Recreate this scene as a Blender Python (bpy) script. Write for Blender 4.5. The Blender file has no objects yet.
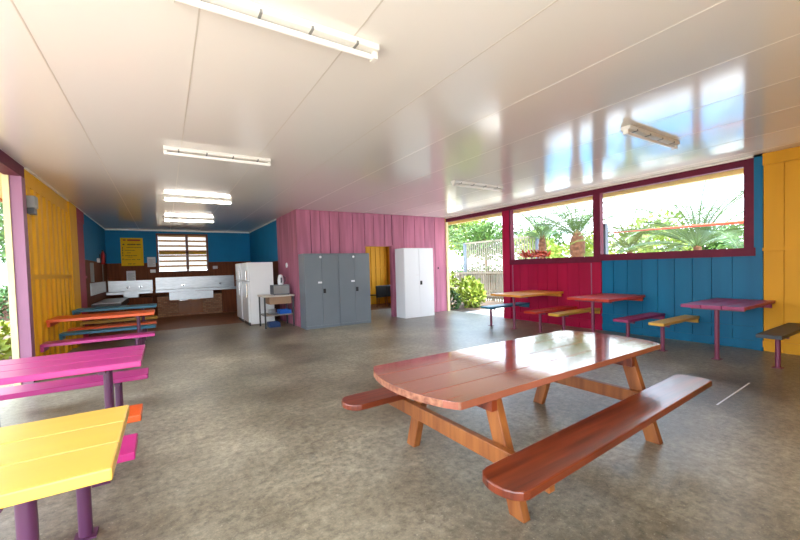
import bpy, bmesh, math, random
from mathutils import Vector, Matrix
random.seed(7)
scene = bpy.context.scene
COL = scene.collection
PI = math.pi

# ---------------------------------------------------------------- camera
cam_d = bpy.data.cameras.new('camera')
cam = bpy.data.objects.new('camera', cam_d)
COL.objects.link(cam)
scene.camera = cam
YAW, PITCH, ROLL, CAM_H = 0.5601518873813466, -0.03056390572074248, -0.02978021034013148, 1.4441391
FPX = 375.08156
fwd = Vector((math.sin(YAW)*math.cos(PITCH), math.cos(YAW)*math.cos(PITCH), math.sin(PITCH)))
rgt = Vector((math.cos(YAW), -math.sin(YAW), 0))
upv = rgt.cross(fwd)
c_, s_ = math.cos(ROLL), math.sin(ROLL)
r2 = c_*rgt + s_*upv
u2 = -s_*rgt + c_*upv
m = Matrix((r2, u2, -fwd)).transposed().to_4x4()
m.translation = Vector((0, 0, CAM_H))
cam.matrix_world = m
cam_d.sensor_width = 36
cam_d.lens = FPX/800*36
cam_d.shift_y = 8.967686/800
cam_d.clip_end = 400

# ---------------------------------------------------------------- world, sun, exposure
world = bpy.data.worlds.new('world'); scene.world = world
world.use_nodes = True
wn = world.node_tree.nodes; wl = world.node_tree.links
wn.clear()
wo = wn.new('ShaderNodeOutputWorld'); wb = wn.new('ShaderNodeBackground')
wtc = wn.new('ShaderNodeTexCoord'); wsep = wn.new('ShaderNodeSeparateXYZ')
wr = wn.new('ShaderNodeValToRGB')
wl.new(wtc.outputs['Generated'], wsep.inputs[0])
wl.new(wsep.outputs['Z'], wr.inputs[0])
e = wr.color_ramp.elements
e[0].position = 0.0; e[0].color = (0.80, 0.90, 1.0, 1)
e[1].position = 0.6; e[1].color = (0.42, 0.66, 1.0, 1)
wnz = wn.new('ShaderNodeTexNoise'); wnz.inputs['Scale'].default_value = 2.2; wnz.inputs['Detail'].default_value = 5
wl.new(wtc.outputs['Generated'], wnz.inputs['Vector'])
wcr = wn.new('ShaderNodeValToRGB'); wcr.color_ramp.elements[0].position = .46; wcr.color_ramp.elements[1].position = .66
wl.new(wnz.outputs['Fac'], wcr.inputs[0])
wmx = wn.new('ShaderNodeMixRGB'); wl.new(wcr.outputs[0], wmx.inputs[0]); wl.new(wr.outputs[0], wmx.inputs[1])
wmx.inputs[2].default_value = (1, 0.98, 0.95, 1)
wl.new(wmx.outputs[0], wb.inputs['Color']); wb.inputs['Strength'].default_value = 3.3
wl.new(wb.outputs[0], wo.inputs[0])

sun_d = bpy.data.lights.new('sun', 'SUN'); sun = bpy.data.objects.new('sun', sun_d); COL.objects.link(sun)
sun_d.energy = 8.5; sun_d.angle = 0.02; sun_d.color = (1, .97, .92)
sdir = Vector((0.10, 0.36, -1.0)).normalized()          # light travels away from the camera side
sun.rotation_euler = sdir.to_track_quat('-Z', 'Y').to_euler()

scene.view_settings.view_transform = 'Standard'
scene.view_settings.look = 'None'
scene.view_settings.gamma = 1
scene.view_settings.use_curve_mapping = False
scene.view_settings.exposure = 1.35

# ---------------------------------------------------------------- materials
def lin(h):
    h = h.lstrip('#'); o = []
    for i in (0, 2, 4):
        v = int(h[i:i+2], 16)/255
        o.append(v/12.92 if v <= .04045 else ((v+.055)/1.055)**2.4)
    return (*o, 1)
MATS = {}
def mat(name, col, rough=.5, var=.0, scale=4, stretch=(1, 1, 1), col2=None, metal=0, spec=.5, bump=0, coat=0, emit=0, detail=4, lo=.35, hi=.65):
    if name in MATS: return MATS[name]
    M = bpy.data.materials.new(name); M.use_nodes = True
    n = M.node_tree.nodes; l = M.node_tree.links
    b = n['Principled BSDF']
    b.inputs['Roughness'].default_value = rough; b.inputs['Metallic'].default_value = metal
    b.inputs['Specular IOR Level'].default_value = spec
    b.inputs['Coat Weight'].default_value = coat; b.inputs['Coat Roughness'].default_value = .08
    c1 = lin(col)
    c2 = lin(col2) if col2 else tuple(max(0, v*(1-var)) for v in c1[:3])+(1,)
    if var or col2:
        tc = n.new('ShaderNodeTexCoord'); mp = n.new('ShaderNodeMapping'); nz = n.new('ShaderNodeTexNoise')
        mp.inputs['Scale'].default_value = stretch
        nz.inputs['Scale'].default_value = scale; nz.inputs['Detail'].default_value = detail
        l.new(tc.outputs['Object'], mp.inputs[0]); l.new(mp.outputs[0], nz.inputs['Vector'])
        r = n.new('ShaderNodeValToRGB'); r.color_ramp.elements[0].position = lo; r.color_ramp.elements[1].position = hi
        r.color_ramp.elements[0].color = c2; r.color_ramp.elements[1].color = c1
        l.new(nz.outputs['Fac'], r.inputs[0]); l.new(r.outputs[0], b.inputs['Base Color'])
        if bump:
            bp = n.new('ShaderNodeBump'); bp.inputs['Strength'].default_value = bump; bp.inputs['Distance'].default_value = .01
            l.new(nz.outputs['Fac'], bp.inputs['Height']); l.new(bp.outputs[0], b.inputs['Normal'])
    else:
        b.inputs['Base Color'].default_value = c1
    if emit:
        b.inputs['Emission Color'].default_value = c1; b.inputs['Emission Strength'].default_value = emit
    MATS[name] = M; return M

def concrete():
    M = bpy.data.materials.new('stained concrete'); M.use_nodes = True
    n = M.node_tree.nodes; l = M.node_tree.links; b = n['Principled BSDF']
    tc = n.new('ShaderNodeTexCoord')
    def noise(s, d, lo, hi, rough=.6):
        z = n.new('ShaderNodeTexNoise'); z.inputs['Scale'].default_value = s; z.inputs['Detail'].default_value = d; z.inputs['Roughness'].default_value = rough
        l.new(tc.outputs['Object'], z.inputs['Vector'])
        r = n.new('ShaderNodeValToRGB'); r.color_ramp.elements[0].position = lo; r.color_ramp.elements[1].position = hi
        l.new(z.outputs['Fac'], r.inputs[0]); return r
    def mix(f, a, c, t='MIX'):
        x = n.new('ShaderNodeMixRGB'); x.blend_type = t
        if hasattr(f, 'outputs'): l.new(f.outputs[0], x.inputs[0])
        else: x.inputs[0].default_value = f
        for i, v in ((1, a), (2, c)):
            if isinstance(v, tuple): x.inputs[i].default_value = v
            else: l.new(v.outputs[0], x.inputs[i])
        return x
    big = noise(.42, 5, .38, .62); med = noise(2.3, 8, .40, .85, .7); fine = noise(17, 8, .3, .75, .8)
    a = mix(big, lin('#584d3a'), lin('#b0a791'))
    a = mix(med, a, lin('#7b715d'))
    f2 = mix(.68, a, fine, 'OVERLAY')
    sp = f2
    scr = noise(45, 4, .60, .74, .7)
    fin = mix(scr, sp, lin('#b9b09c'))
    l.new(fin.outputs[0], b.inputs['Base Color'])
    rr = n.new('ShaderNodeMapRange'); rr.inputs['To Min'].default_value = .29; rr.inputs['To Max'].default_value = .40
    l.new(big.outputs[0], rr.inputs[0]); l.new(rr.outputs[0], b.inputs['Roughness'])
    bp = n.new('ShaderNodeBump'); bp.inputs['Strength'].default_value = .12; bp.inputs['Distance'].default_value = .01
    l.new(fine.outputs[0], bp.inputs['Height']); l.new(bp.outputs[0], b.inputs['Normal'])
    return M

def brick():
    M = bpy.data.materials.new('brown brick'); M.use_nodes = True
    n = M.node_tree.nodes; l = M.node_tree.links; b = n['Principled BSDF']
    tc = n.new('ShaderNodeTexCoord'); mp = n.new('ShaderNodeMapping'); mp.inputs['Rotation'].default_value = (PI/2, 0, 0)
    br = n.new('ShaderNodeTexBrick'); br.inputs['Scale'].default_value = 4.3
    br.inputs['Color1'].default_value = lin('#a06b4e'); br.inputs['Color2'].default_value = lin('#bd8f6c'); br.inputs['Mortar'].default_value = lin('#7a6553')
    l.new(tc.outputs['Object'], mp.inputs[0]); l.new(mp.outputs[0], br.inputs['Vector']); l.new(br.outputs[0], b.inputs['Base Color'])
    b.inputs['Roughness'].default_value = .8
    return M

def sky_glass(): pass

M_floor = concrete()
M_kfloor = mat('red brown painted floor', '#8a5638', .45, .3, 3, spec=.18)
M_ceil = mat('glossy cream ceiling', '#f2eee7', .13, spec=.6, coat=.0)
M_joint = mat('pale joint line', '#cfc8bb', .4)
M_strip = mat('white joint strip', '#f3efe6', .35)
M_maroon = mat('maroon paint', '#6a2038', .5, .15, 6, spec=.15)
M_mauvepost = mat('faded mauve paint', '#96627e', .5, .12, 5, (1, 1, .2))
M_cream = mat('cream paint', '#e2d09c', .6, .1, 5)
M_yel_l = mat('yellow wall paint', '#eaae1e', .5, .05, 3, (1, 1, .15), spec=.18)
M_yel_r = mat('ochre wall paint', '#dd9e22', .5, .10, 3, (1, 1, .15), spec=.18)
M_mag = mat('magenta wall paint', '#a81440', .42, .2, 3, (1, 1, .15), spec=.18)
M_blue = mat('teal blue wall paint', '#0f6a92', .40, .2, 3, (1, 1, .15), spec=.18)
M_blue_k = mat('blue kitchen paint', '#117fb4', .55, .1, 2, spec=.18)
M_brownwall = mat('dark brown panelling', '#7d4324', .6, .35, 3, (6, 6, .4), spec=.18)
M_pink = mat('weathered pink paint', '#c07790', .55, .3, 2.5, (3, 3, .25), spec=.18)
M_gap = mat('dark gap', '#2a161c', .8)
M_mauveleg = mat('plum steel paint', '#57284a', .4)
M_pinkleg = mat('dusty plum steel paint', '#76324e', .4)
M_t_yel = mat('yellow table paint', '#dfb04c', .33, .08, 3, (.3, 3, 1))
M_t_pink = mat('pink table paint', '#b62f7c', .33, .1, 3, (.3, 3, 1))
M_t_mag = mat('magenta bench paint', '#c01c78', .35, .1, 3)
M_t_org = mat('orange table paint', '#e05a16', .36, .1, 3)
M_t_blue = mat('blue table paint', '#2f7795', .4, .1, 3)
M_t_red = mat('red orange table paint', '#c23a20', .36, .15, 3)
M_t_pur = mat('purple table paint', '#9a1f5e', .38, .2, 3, (.3, 3, 1))
M_t_gold = mat('golden bench paint', '#d6a53a', .4, .1, 3)
M_t_dark = mat('worn dark blue bench top', '#3c4248', .5, .25, 6)
M_t_orgy = mat('pale orange table paint', '#e49a3c', .38, .1, 3)
M_wood = mat('varnished red timber', '#a5604a', .10, .0, 2.2, (.5, 7, 1), '#84472f', coat=1.0, detail=6, lo=.3, hi=.7)
M_bench = mat('varnished dark red timber', '#84391c', .28, .0, 2.5, (.5, 8, 1), '#4c1c0e', coat=.2, detail=6, lo=.3, hi=.7)
M_legwood = mat('orange brown timber', '#9a5c2a', .45, .0, 2.5, (6, 6, .6), '#6f3816', detail=6, lo=.3, hi=.7)
M_rawedge = mat('chipped timber edge', '#9d6a4e', .7, .0, 30, (1, 1, 1), '#6e3a26')
M_white = mat('white enamel', '#eef0f1', .3)
M_whitecab = mat('white painted steel', '#eceef1', .38)
M_grey = mat('grey painted steel', '#70787f', .35, .06, 2)
M_dgrey = mat('dark grey metal', '#3a3d40', .45)
M_black = mat('black plastic', '#141516', .4)
M_steel = mat('brushed stainless steel', '#bcc0c3', .36, .2, 6, (1, 1, 12), metal=1)
M_chrome = mat('chrome', '#d8dadc', .12, metal=1)
M_paper = mat('white paper', '#e9e9ec', .8)
M_sign = mat('yellow sign', '#f6c514', .6, spec=.2)
M_signred = mat('sign red print', '#b3381c', .6)
M_signblk = mat('sign dark print', '#4a3a10', .6)
M_cabdoor = mat('orange brown cupboard timber', '#a9652c', .4, .3, 3, (1, 1, .3))
M_winframe = mat('brown window frame', '#6b3a26', .5)
M_louvre = mat('frosted louvre', '#f7f0e2', .45)
MATS['frosted louvre'].node_tree.nodes['Principled BSDF'].inputs['Transmission Weight'].default_value = .45
M_rail = mat('orange tan louvre rail', '#c98a45', .6)
M_blind = mat('gold blind slat', '#d8a83a', .5)
M_dimensional = None
M_red = mat('red enamel', '#b01a1c', .3)
M_blueplastic = mat('blue plastic', '#1c5fb8', .35)
M_box = mat('brown carton', '#a58468', .8, .1, 5)
M_tube = mat('white fluorescent tube', '#fbf8f2', .3)
M_tubelit = mat('lit fluorescent tube', '#fff8ec', .3, emit=16)
M_lamphouse = mat('white lamp channel', '#e9e6df', .4)
M_clip = mat('grey lamp clip', '#8a8a86', .4)
M_skirt = mat('grey concrete path', '#e2ddd4', .9, .15, 3)  # also on the added apron; whitened so that it bounces more light
M_ground = mat('pale gravel ground', '#b5aa98', .95, .2, 2)
M_grass = mat('lawn', '#7c9a4a', .95, .3, 8)
M_water = mat('pool water', '#3688b8', .08)
M_fence = mat('weathered white paling', '#8c8271', .8, .25, 4, (4, 4, .3))
M_fencepost = mat('slate grey post', '#5b6672', .5)
M_trunk = mat('palm trunk', '#7a5238', .9, .45, 12)
M_redleaf = mat('red bromeliad leaf', '#b8431e', .5, .4, 6)
M_palm = mat('palm leaf', '#4c6a2a', .5, .35, 2)
M_palm2 = mat('yellow green palm leaf', '#687a2a', .5, .35, 2)
M_leaf = mat('green shrub leaf', '#4c7028', .5, .5, 3)
M_leaf2 = mat('lime shrub leaf', '#7d922c', .5, .4, 3)
M_leaf3 = mat('dark hedge leaf', '#426c30', .5, .5, 3)
M_roofedge = mat('brown fascia', '#a56a34', .6)
M_redpole = mat('red orange pole', '#d2543a', .4)
M_renderwall = mat('white rendered wall', '#dcdad4', .8)
M_soil = mat('dark garden soil', '#5a4a3c', .95, .3, 8)
for k in ('palm leaf', 'yellow green palm leaf', 'green shrub leaf', 'lime shrub leaf', 'dark hedge leaf'):
    b = MATS[k].node_tree.nodes['Principled BSDF']
    b.inputs['Transmission Weight'].default_value = 0
    b.inputs['Subsurface Weight'].default_value = 0

# ---------------------------------------------------------------- mesh helpers
class MB:
    def __init__(s): s.v = []; s.f = []; s.mi = []; s.cur = 0
    def add(s, vs, fs):
        o = len(s.v); s.v += [tuple(v) for v in vs]
        for f in fs: s.f.append([i+o for i in f]); s.mi.append(s.cur)
        return s
    def box(s, x0, x1, y0, y1, z0, z1):
        v = [(x, y, z) for x in (x0, x1) for y in (y0, y1) for z in (z0, z1)]
        return s.add(v, [(0, 1, 3, 2), (4, 6, 7, 5), (0, 4, 5, 1), (2, 3, 7, 6), (0, 2, 6, 4), (1, 5, 7, 3)])
    def bar(s, a, b, w, h, up=(0, 0, 1)):
        a, b = Vector(a), Vector(b); d = (b-a).normalized(); up = Vector(up)
        x = d.cross(up).normalized(); z = x.cross(d).normalized(); v = []
        for p in (a, b):
            for i, j in ((-1, -1), (1, -1), (1, 1), (-1, 1)): v.append(p + x*(i*w/2) + z*(j*h/2))
        return s.add(v, [(0, 3, 2, 1), (4, 5, 6, 7), (0, 1, 5, 4), (1, 2, 6, 5), (2, 3, 7, 6), (3, 0, 4, 7)])
    def tube(s, pts, r, seg=10, cap=True):
        pts = [Vector(p) for p in pts]; rs = r if isinstance(r, (list, tuple)) else [r]*len(pts)
        o = len(s.v); n = len(pts); up = None; vs = []
        for i, p in enumerate(pts):
            d = (pts[min(i+1, n-1)]-pts[max(i-1, 0)]).normalized()
            if up is None: up = Vector((0, 0, 1)) if abs(d.z) < .9 else Vector((1, 0, 0))
            x = d.cross(up).normalized(); y = x.cross(d).normalized(); up = y
            for k in range(seg):
                a = 2*PI*k/seg; vs.append(p + x*math.cos(a)*rs[i] + y*math.sin(a)*rs[i])
        fs = []
        for i in range(n-1):
            for k in range(seg):
                k2 = (k+1) % seg; fs.append((i*seg+k, i*seg+k2, (i+1)*seg+k2, (i+1)*seg+k))
        if cap: fs += [tuple(range(seg))[::-1], tuple((n-1)*seg+k for k in range(seg))]
        return s.add(vs, fs)
    def prism(s, poly, z0, z1):
        n = len(poly); vs = [(x, y, z0) for x, y in poly]+[(x, y, z1) for x, y in poly]
        fs = [tuple(range(n))[::-1], tuple(range(n, 2*n))]+[(i, (i+1) % n, n+(i+1) % n, n+i) for i in range(n)]
        return s.add(vs, fs)
    def lathe(s, prof, seg=20, c=(0, 0, 0)):
        vs = []; n = len(prof)
        for r, z in prof:
            for k in range(seg): a = 2*PI*k/seg; vs.append((c[0]+r*math.cos(a), c[1]+r*math.sin(a), c[2]+z))
        fs = [(i*seg+k, i*seg+(k+1) % seg, (i+1)*seg+(k+1) % seg, (i+1)*seg+k) for i in range(n-1) for k in range(seg)]
        fs += [tuple(range(seg))[::-1], tuple((n-1)*seg+k for k in range(seg))]
        return s.add(vs, fs)
    def build(s, name, m, parent=None, bev=0, smooth=False):
        me = bpy.data.meshes.new(name); me.from_pydata(s.v, [], s.f); me.update()
        ms = m if isinstance(m, (list, tuple)) else [m]
        for q in ms: me.materials.append(q)
        if len(ms) > 1:
            for p, i in zip(me.polygons, s.mi): p.material_index = i
        bm = bmesh.new(); bm.from_mesh(me); bmesh.ops.recalc_face_normals(bm, faces=bm.faces); bm.to_mesh(me); bm.free()
        o = bpy.data.objects.new(name, me); COL.objects.link(o)
        if parent: o.parent = parent
        if bev:
            mo = o.modifiers.new('bevel', 'BEVEL'); mo.width = bev; mo.segments = 2; mo.limit_method = 'ANGLE'; mo.angle_limit = .7
        if smooth:
            for p in me.polygons: p.use_smooth = True
            es = o.modifiers.new('split', 'EDGE_SPLIT'); es.split_angle = .7
        return o
def B(*a): return MB().box(*a)
def tag(o, label, cat, group=None, kind=None):
    o['label'] = label; o['category'] = cat
    if group: o['group'] = group
    if kind: o['kind'] = kind
    return o
def thing(name, label, cat, loc=(0, 0, 0), rz=0, group=None):
    o = bpy.data.objects.new(name, None); COL.objects.link(o); o.location = loc; o.rotation_euler = (0, 0, rz)
    o.empty_display_size = .1
    return tag(o, label, cat, group)
def struct(name, mb, m, label, cat, bev=0):
    return tag(mb.build(name, m, None, bev), label, cat, None, 'structure')
def copy_tree(o, parent=None):
    c = o.copy(); COL.objects.link(c)
    if parent: c.parent = parent
    for ch in list(o.children): copy_tree(ch, c)
    return c

# ---------------------------------------------------------------- setting
XL, XR, XC, YP, YK, H = -1.59, 7.74, 2.88, 9.45, 15.57, 3.0
YB = -1.3            # unseen end behind the camera, left open to light the near ceiling
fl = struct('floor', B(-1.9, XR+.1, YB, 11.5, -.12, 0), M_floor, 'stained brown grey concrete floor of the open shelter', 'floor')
B(0, 1, 0, 1, 0, 1)
lm = MB().bar((4.55, 1.455, .001), (5.63, 1.50, .001), .014, .002).build('chalk_line', M_paper, fl); lm['label'] = 'thin white line marked on the concrete'
struct('floor', B(-1.7, 7.8, 11.5, 15.7, -.12, 0), M_kfloor, 'red brown floor of the kitchen end', 'floor')
cl = struct('ceiling', B(-1.95, XR+.16, YB, 15.7, H, H+.12), M_ceil, 'glossy cream sheet ceiling with long joints', 'ceiling')
for k in range(-1, 10):
    x = -.66+.9*k
    if x < -1.5 or x > 7.6: continue
    B(x-.005, x+.005, YB, 15.5 if x < XC else YP, H-.0015, H+.01).build('joint_strip', M_strip if x > 2.5 else M_joint, cl)

# left side: open bay with beam and post, then painted board walls
struct('trim_1', B(-1.76, -1.6, YB, 7.25, 2.84, H), M_maroon, 'maroon beam along the top of the left opening', 'beam')
struct('trim_2', B(-1.715, -1.595, 7.08, 7.24, 0, 2.84), M_mauvepost, 'faded mauve timber post at the far side of the left opening', 'post')
struct('trim_3', B(-1.785, -1.717, 7.06, 7.2, 0, 2.98), M_cream, 'cream post face outside the mauve left post', 'post')
def ribwall(y0, y1, pitch, x, rib, m, name, label, rail=True, top=True):
    mb = MB().box(x-.09, x, y0, y1, 0, H)
    y = y0+.02
    while y < y1-.02:
        mb.prism([(x, y), (x+rib, y+.03), (x+rib, y+pitch*.5), (x, y+pitch*.5+.03)], .03, 2.76); y += pitch
    if rail: mb.box(x, x+.035, y0, y1, 1.43, 1.5)
    if top: mb.box(x, x+.03, y0, y1, 2.76, H-.012)
    return struct(name, mb, m, label, 'wall')
ribwall(7.26, 10.0, .33, -1.63, .032, M_yel_l, 'wall_left', 'yellow ribbed left wall with middle rail behind the mauve post')
struct('wall_left', B(-1.7, -1.575, 10.0, 10.72, 0, H-.001), M_yel_l, 'flat bright yellow stile at the end of the ribbed left wall', 'wall')
mb = B(-1.7, -1.6, 10.72, 11.65, 0, H-.001); mb.box(-1.6, -1.58, 10.72, 11.65, 2.70, H-.012); mb.box(-1.6, -1.575, 10.72, 11.65, 1.41, 1.47)
struct('wall_left', mb, M_mag, 'magenta section of left wall between the yellow and blue', 'wall')
struct('wall_left', B(-1.7, -1.6, 11.65, 15.6, 1.86, H-.001), M_blue_k, 'blue upper left wall of the kitchen end', 'wall')
struct('wall_left', B(-1.7, -1.595, 11.65, 15.6, 0, 1.86), M_brownwall, 'dark brown lower left wall of the kitchen end', 'wall')
struct('trim_4', B(-1.6, -1.575, 7.26, 15.57, H-.02, H), M_strip, 'white cornice bead along the left wall', 'trim')

# kitchen back wall with window hole
WX0, WX1, WZ0, WZ1 = -.2, 1.41, 1.51, 2.88
mb = B(-1.7, WX0, YK, YK+.1, 1.86, H); mb.box(WX1, XC+.1, YK, YK+.1, 1.86, H); mb.box(WX0, WX1, YK, YK+.1, WZ1, H)
struct('wall_back', mb, M_blue_k, 'blue upper back wall of the kitchen around the window', 'wall')
mb = B(-1.7, WX0, YK-.005, YK+.1, 0, 1.86); mb.box(WX1, XC+.1, YK-.005, YK+.1, 0, 1.86); mb.box(WX0, WX1, YK-.005, YK+.1, 0, WZ0)
struct('wall_back', mb, M_brownwall, 'dark brown lower back wall behind the sinks', 'wall')
struct('trim_5', B(-1.59, XC, YK-.02, YK, H-.045, H), M_strip, 'white cornice bead along the kitchen back wall', 'trim')
# kitchen right wall / pink partition side
struct('wall_right', B(XC, XC+.1, 11.4, 15.6, 1.75, H-.001), M_blue_k, 'blue upper right wall of the kitchen above the fridges', 'wall')
struct('wall_right', B(XC-.003, XC+.1, 11.4, 15.6, 0, 1.75), M_brownwall, 'dark brown lower right wall behind the fridges', 'wall')
struct('trim_6', B(XC-.02, XC, 11.4, 15.57, H-.04, H), M_strip, 'white cornice bead along the right kitchen wall', 'trim')
mb = B(XC+.012, XC+.1, YP, 11.4, 0, H-.002)
y = YP
while y < 11.38: mb.box(XC, XC+.012, y+.004, min(y+.116, 11.4), 0, H-.002); y += .12
struct('wall_partition', mb, M_pink, 'narrow boarded pink side wall beside the trolley', 'wall')
# pink partition front with door opening X 4.80-5.68
mb = MB(); edges = [2.88, 3.247, 3.503, 3.766, 4.036, 4.435, 4.80, 5.09, 5.449, 5.70, 6.103, 6.5, 6.875, 7.264, 7.70]
for i in range(len(edges)-1):
    a, b = edges[i]+.009, edges[i+1]-.009
    dz = random.uniform(-.004, .004); yf = YP+dz
    if b < 4.80 or a > 5.68: mb.box(a, b, yf, YP+.05, 0, H-.004)
    else: mb.box(a, min(b, 5.68), yf, YP+.05, 2.08, H-.004)
mb.box(5.66, 5.70, YP-.02, YP+.12, 0, 2.1); mb.box(4.77, 4.80, YP-.01, YP+.12, 0, 2.1); mb.box(4.80, 5.68, YP-.012, YP+.1, 2.07, 2.12)
pf = struct('wall_partition', mb, M_pink, 'wide boarded weathered pink wall around the doorway', 'wall')
mb = B(2.9, 4.78, YP+.05, YP+.09, 0, H-.004); mb.box(5.70, 7.72, YP+.05, YP+.09, 0, H-.004); mb.box(4.78, 5.70, YP+.05, YP+.09, 2.1, H-.004)
mb.build('backing', M_gap, pf)
B(7.35, 7.39, YP-.012, YP-.0, 1.36, 1.42).build('switch_plate', M_gap, pf)
struct('trim_7', B(7.70, 7.79, YP-.04, YP+.12, 0, H-.15), M_cream, 'cream end post where the pink wall meets the right opening', 'post')

# small room behind the doorway
RY = 13.3
mb = B(XC+.1, 7.8, RY, RY+.1, 0, H)
x = XC+.12
while x < 7.7: mb.box(x, x+.09, RY-.02, RY, .05, H-.01); x += .21
mb.box(XC+.1, 7.74, RY-.035, RY, 1.42, 1.5)
struct('wall_back', mb, M_yel_r, 'ochre boarded wall seen through the pink doorway', 'wall')
mb = B(XR, XR+.1, YP+.12, RY, 0, 1.0); mb.box(XR, XR+.1, YP+.12, RY, 2.7, H); mb.box(XR, XR+.1, YP+.12, 9.9, 1, 2.7); mb.box(XR, XR+.1, RY-.3, RY, 1, 2.7)  # unseen opening added here to let daylight into the small room
struct('wall_right', mb, M_yel_r, 'ochre side wall of the small room with an added daylight opening', 'wall')

# right wall ------------------------------------------------------------
YO = 7.36   # near edge of the open bay
struct('trim_8', B(XR, XR+.12, 2.0, YP+.02, 2.86, H-.002), M_maroon, 'maroon beam along the top of the right side openings', 'beam')
def boards(y0, y1, z0, z1, w, m, name, label, x=XR):
    mb = B(x+.02, x+.1, y0, y1, z0, z1); y = y0
    while y < y1-.01:
        b = min(y+w, y1); mb.box(x+random.uniform(0, .004), x+.02, y+.005, b-.005, z0, z1); y = b
    return mb
mb = boards(4.64, 6.83, 0, 1.43, .27, M_mag, '', ''); mb.box(XR-.02, XR, 4.64, 6.83, .12, .2)
struct('wall_right', mb, M_mag, 'magenta board wall under the middle window opening', 'wall')
struct('trim_9', B(XR-.03, XR+.1, 6.83, 7.07, 0, 2.86), M_mag, 'magenta post beside the open bay on the right', 'post')
mb = boards(2.0, 4.4, 0, 1.46, .27, M_blue, '', ''); mb.box(XR-.02, XR, 1.9, 4.4, .3, .36); mb.box(XR-.015, XR, 1.9, 4.4, .04, .14)
struct('wall_right', mb, M_blue, 'teal blue board wall under the large window opening', 'wall')
struct('trim_10', B(XR-.03, XR+.1, 1.9, 2.0, 0, H-.002), M_blue, 'teal blue corner post beside the ochre wall', 'post')
mb = B(XR-.02, XR+.1, 4.41, 4.56, 1.56, 2.86)
struct('trim_11', mb, M_maroon, 'maroon mullion post between the two window openings', 'post')
struct('trim_12', B(XR-.015, XR+.1, 4.4, 4.64, 0, 1.43), M_mag, 'magenta post below the maroon mullion', 'post')
def wframe(n, y0, y1, z0, z1, label, jambs):
    mb = B(XR-.04, XR+.12, y0, y1, z0-.13, z0)
    for a, b in jambs: mb.box(XR-.03, XR+.1, a, b, z0, 2.86)
    struct('window_%d' % n, mb, M_maroon, label, 'window')
wframe(1, 4.40, 6.83, 1.56, 2.78, 'maroon sill and jamb of middle window above magenta boards', [(6.79, 6.83)])
wframe(2, 1.98, 4.40, 1.59, 2.75, 'maroon sill and jamb of large window above teal boards', [(2.0, 2.12)])
mb = boards(YB, 1.9, 0, 2.82, .33, M_yel_r, '', '', XR-.01); mb.box(XR-.035, XR, YB, 1.9, 2.82, H-.004); mb.box(XR-.04, XR, YB, 1.9, 1.53, 1.58); mb.box(XR-.03, XR, YB, 1.9, .06, .16)
struct('wall_right', mb, M_yel_r, 'ochre board wall at the near right with a middle rail', 'wall')
struct('added_end_wall', B(1.3, XR+.1, YB-.1, YB, 0, H), M_yel_r, 'ochre end wall added behind the camera to block light', 'wall')  # unseen wall added to cut light on the right of room and ceiling
struct('trim_13', B(XR-.03, XR, YB, YP, H-.034, H-.002), M_strip, 'white cornice bead along the right wall', 'trim')
for y, lab in ((4.61, 'thin pale pipe on magenta post behind the red table'), (6.74, 'thin pale pipe on magenta wall behind pale orange table')):
    tag(MB().tube([(XR-.024, y, .02), (XR-.024, y, 1.42)], .010, 8).build('wall_pipe', M_mauvepost), lab, 'pipe')
# eaves outside
struct('trim_14', B(XR+.62, XR+.76, YB, 15, 2.865, 2.95), M_cream, 'cream eave fascia outside the right wall', 'eave')
struct('trim_15', B(XR+.12, XR+.7, YB, 15, 2.95, 3.0), M_cream, 'cream soffit outside the right wall', 'eave')
struct('trim_16', B(-2.62, -1.96, YB, 15, 3.0, 3.05), M_cream, 'cream soffit outside the left opening', 'eave')
struct('trim_17', B(-2.66, -2.6, YB, 15, 2.96, 3.12), M_roofedge, 'brown fascia board outside the left opening', 'eave')

# kitchen window: frame, mullion, louvres -------------------------------
win = thing('window_3', 'brown framed louvre window of two halves above the kitchen sink', 'window', (WX0, YK, WZ0)); win['kind'] = 'structure'
w, h = WX1-WX0, WZ1-WZ0
mb = B(0, .06, -.03, .08, 0, h); mb.box(w-.06, w, -.03, .08, 0, h); mb.box(.06, w-.06, -.03, .08, 0, .05); mb.box(.06, w-.06, -.03, .08, h-.05, h); mb.box(.89, .97, -.03, .08, .05, h-.05)
mb.build('window_frame', M_winframe, win)
def louvre(x0, x1):
    for k in range(7):
        z = .09+k*.178
        MB().bar(((x0+x1)/2, .03, z), ((x0+x1)/2, .055, z+.12), x1-x0, .006).build('louvre_blade', M_blind if k == 3 else M_louvre, win)
        B(x0, x1, .0, .05, z+.105, z+.172).build('louvre_rail', M_rail, win)
louvre(.062, .888); louvre(.972, w-.062)

# ---------------------------------------------------------------- ceiling lights
def make_lamp(lit):
    r = thing('ceiling_light', '', 'light')
    B(-.63, .63, -.055, .055, -.045, 0).build('channel', M_lamphouse, r, .006)
    for s in (-1, 1): B(s*.61-.018, s*.61+.018, -.03, .03, -.095, -.045).build('lamp_holder', M_lamphouse, r, .004)
    MB().tube([(-.6, 0, -.075), (.6, 0, -.075)], .019, 14).build('tube', M_tubelit if lit else M_tube, r, smooth=True)
    for k in range(4): B(-.47+k*.31-.008, -.47+k*.31+.008, -.06, .06, -.05, -.03).build('clip', M_clip, r)
    return r
LEFT_ROW = [(.70, 2.35, 'near white fluorescent batten cut by the top of the photo'), (.68, 5.40, 'second fluorescent batten from camera, above the left aisle'),
         (.66, 8.75, 'third fluorescent batten from camera, before the kitchen'), (.66, 12.1, 'farthest fluorescent batten, closest to the kitchen window')]
RIGHT_ROW = [(5.15, 5.30, 'fluorescent batten on right side of ceiling nearest the open bay'), (5.2, 2.30, 'fluorescent batten on ceiling in front of the large window')]
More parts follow.
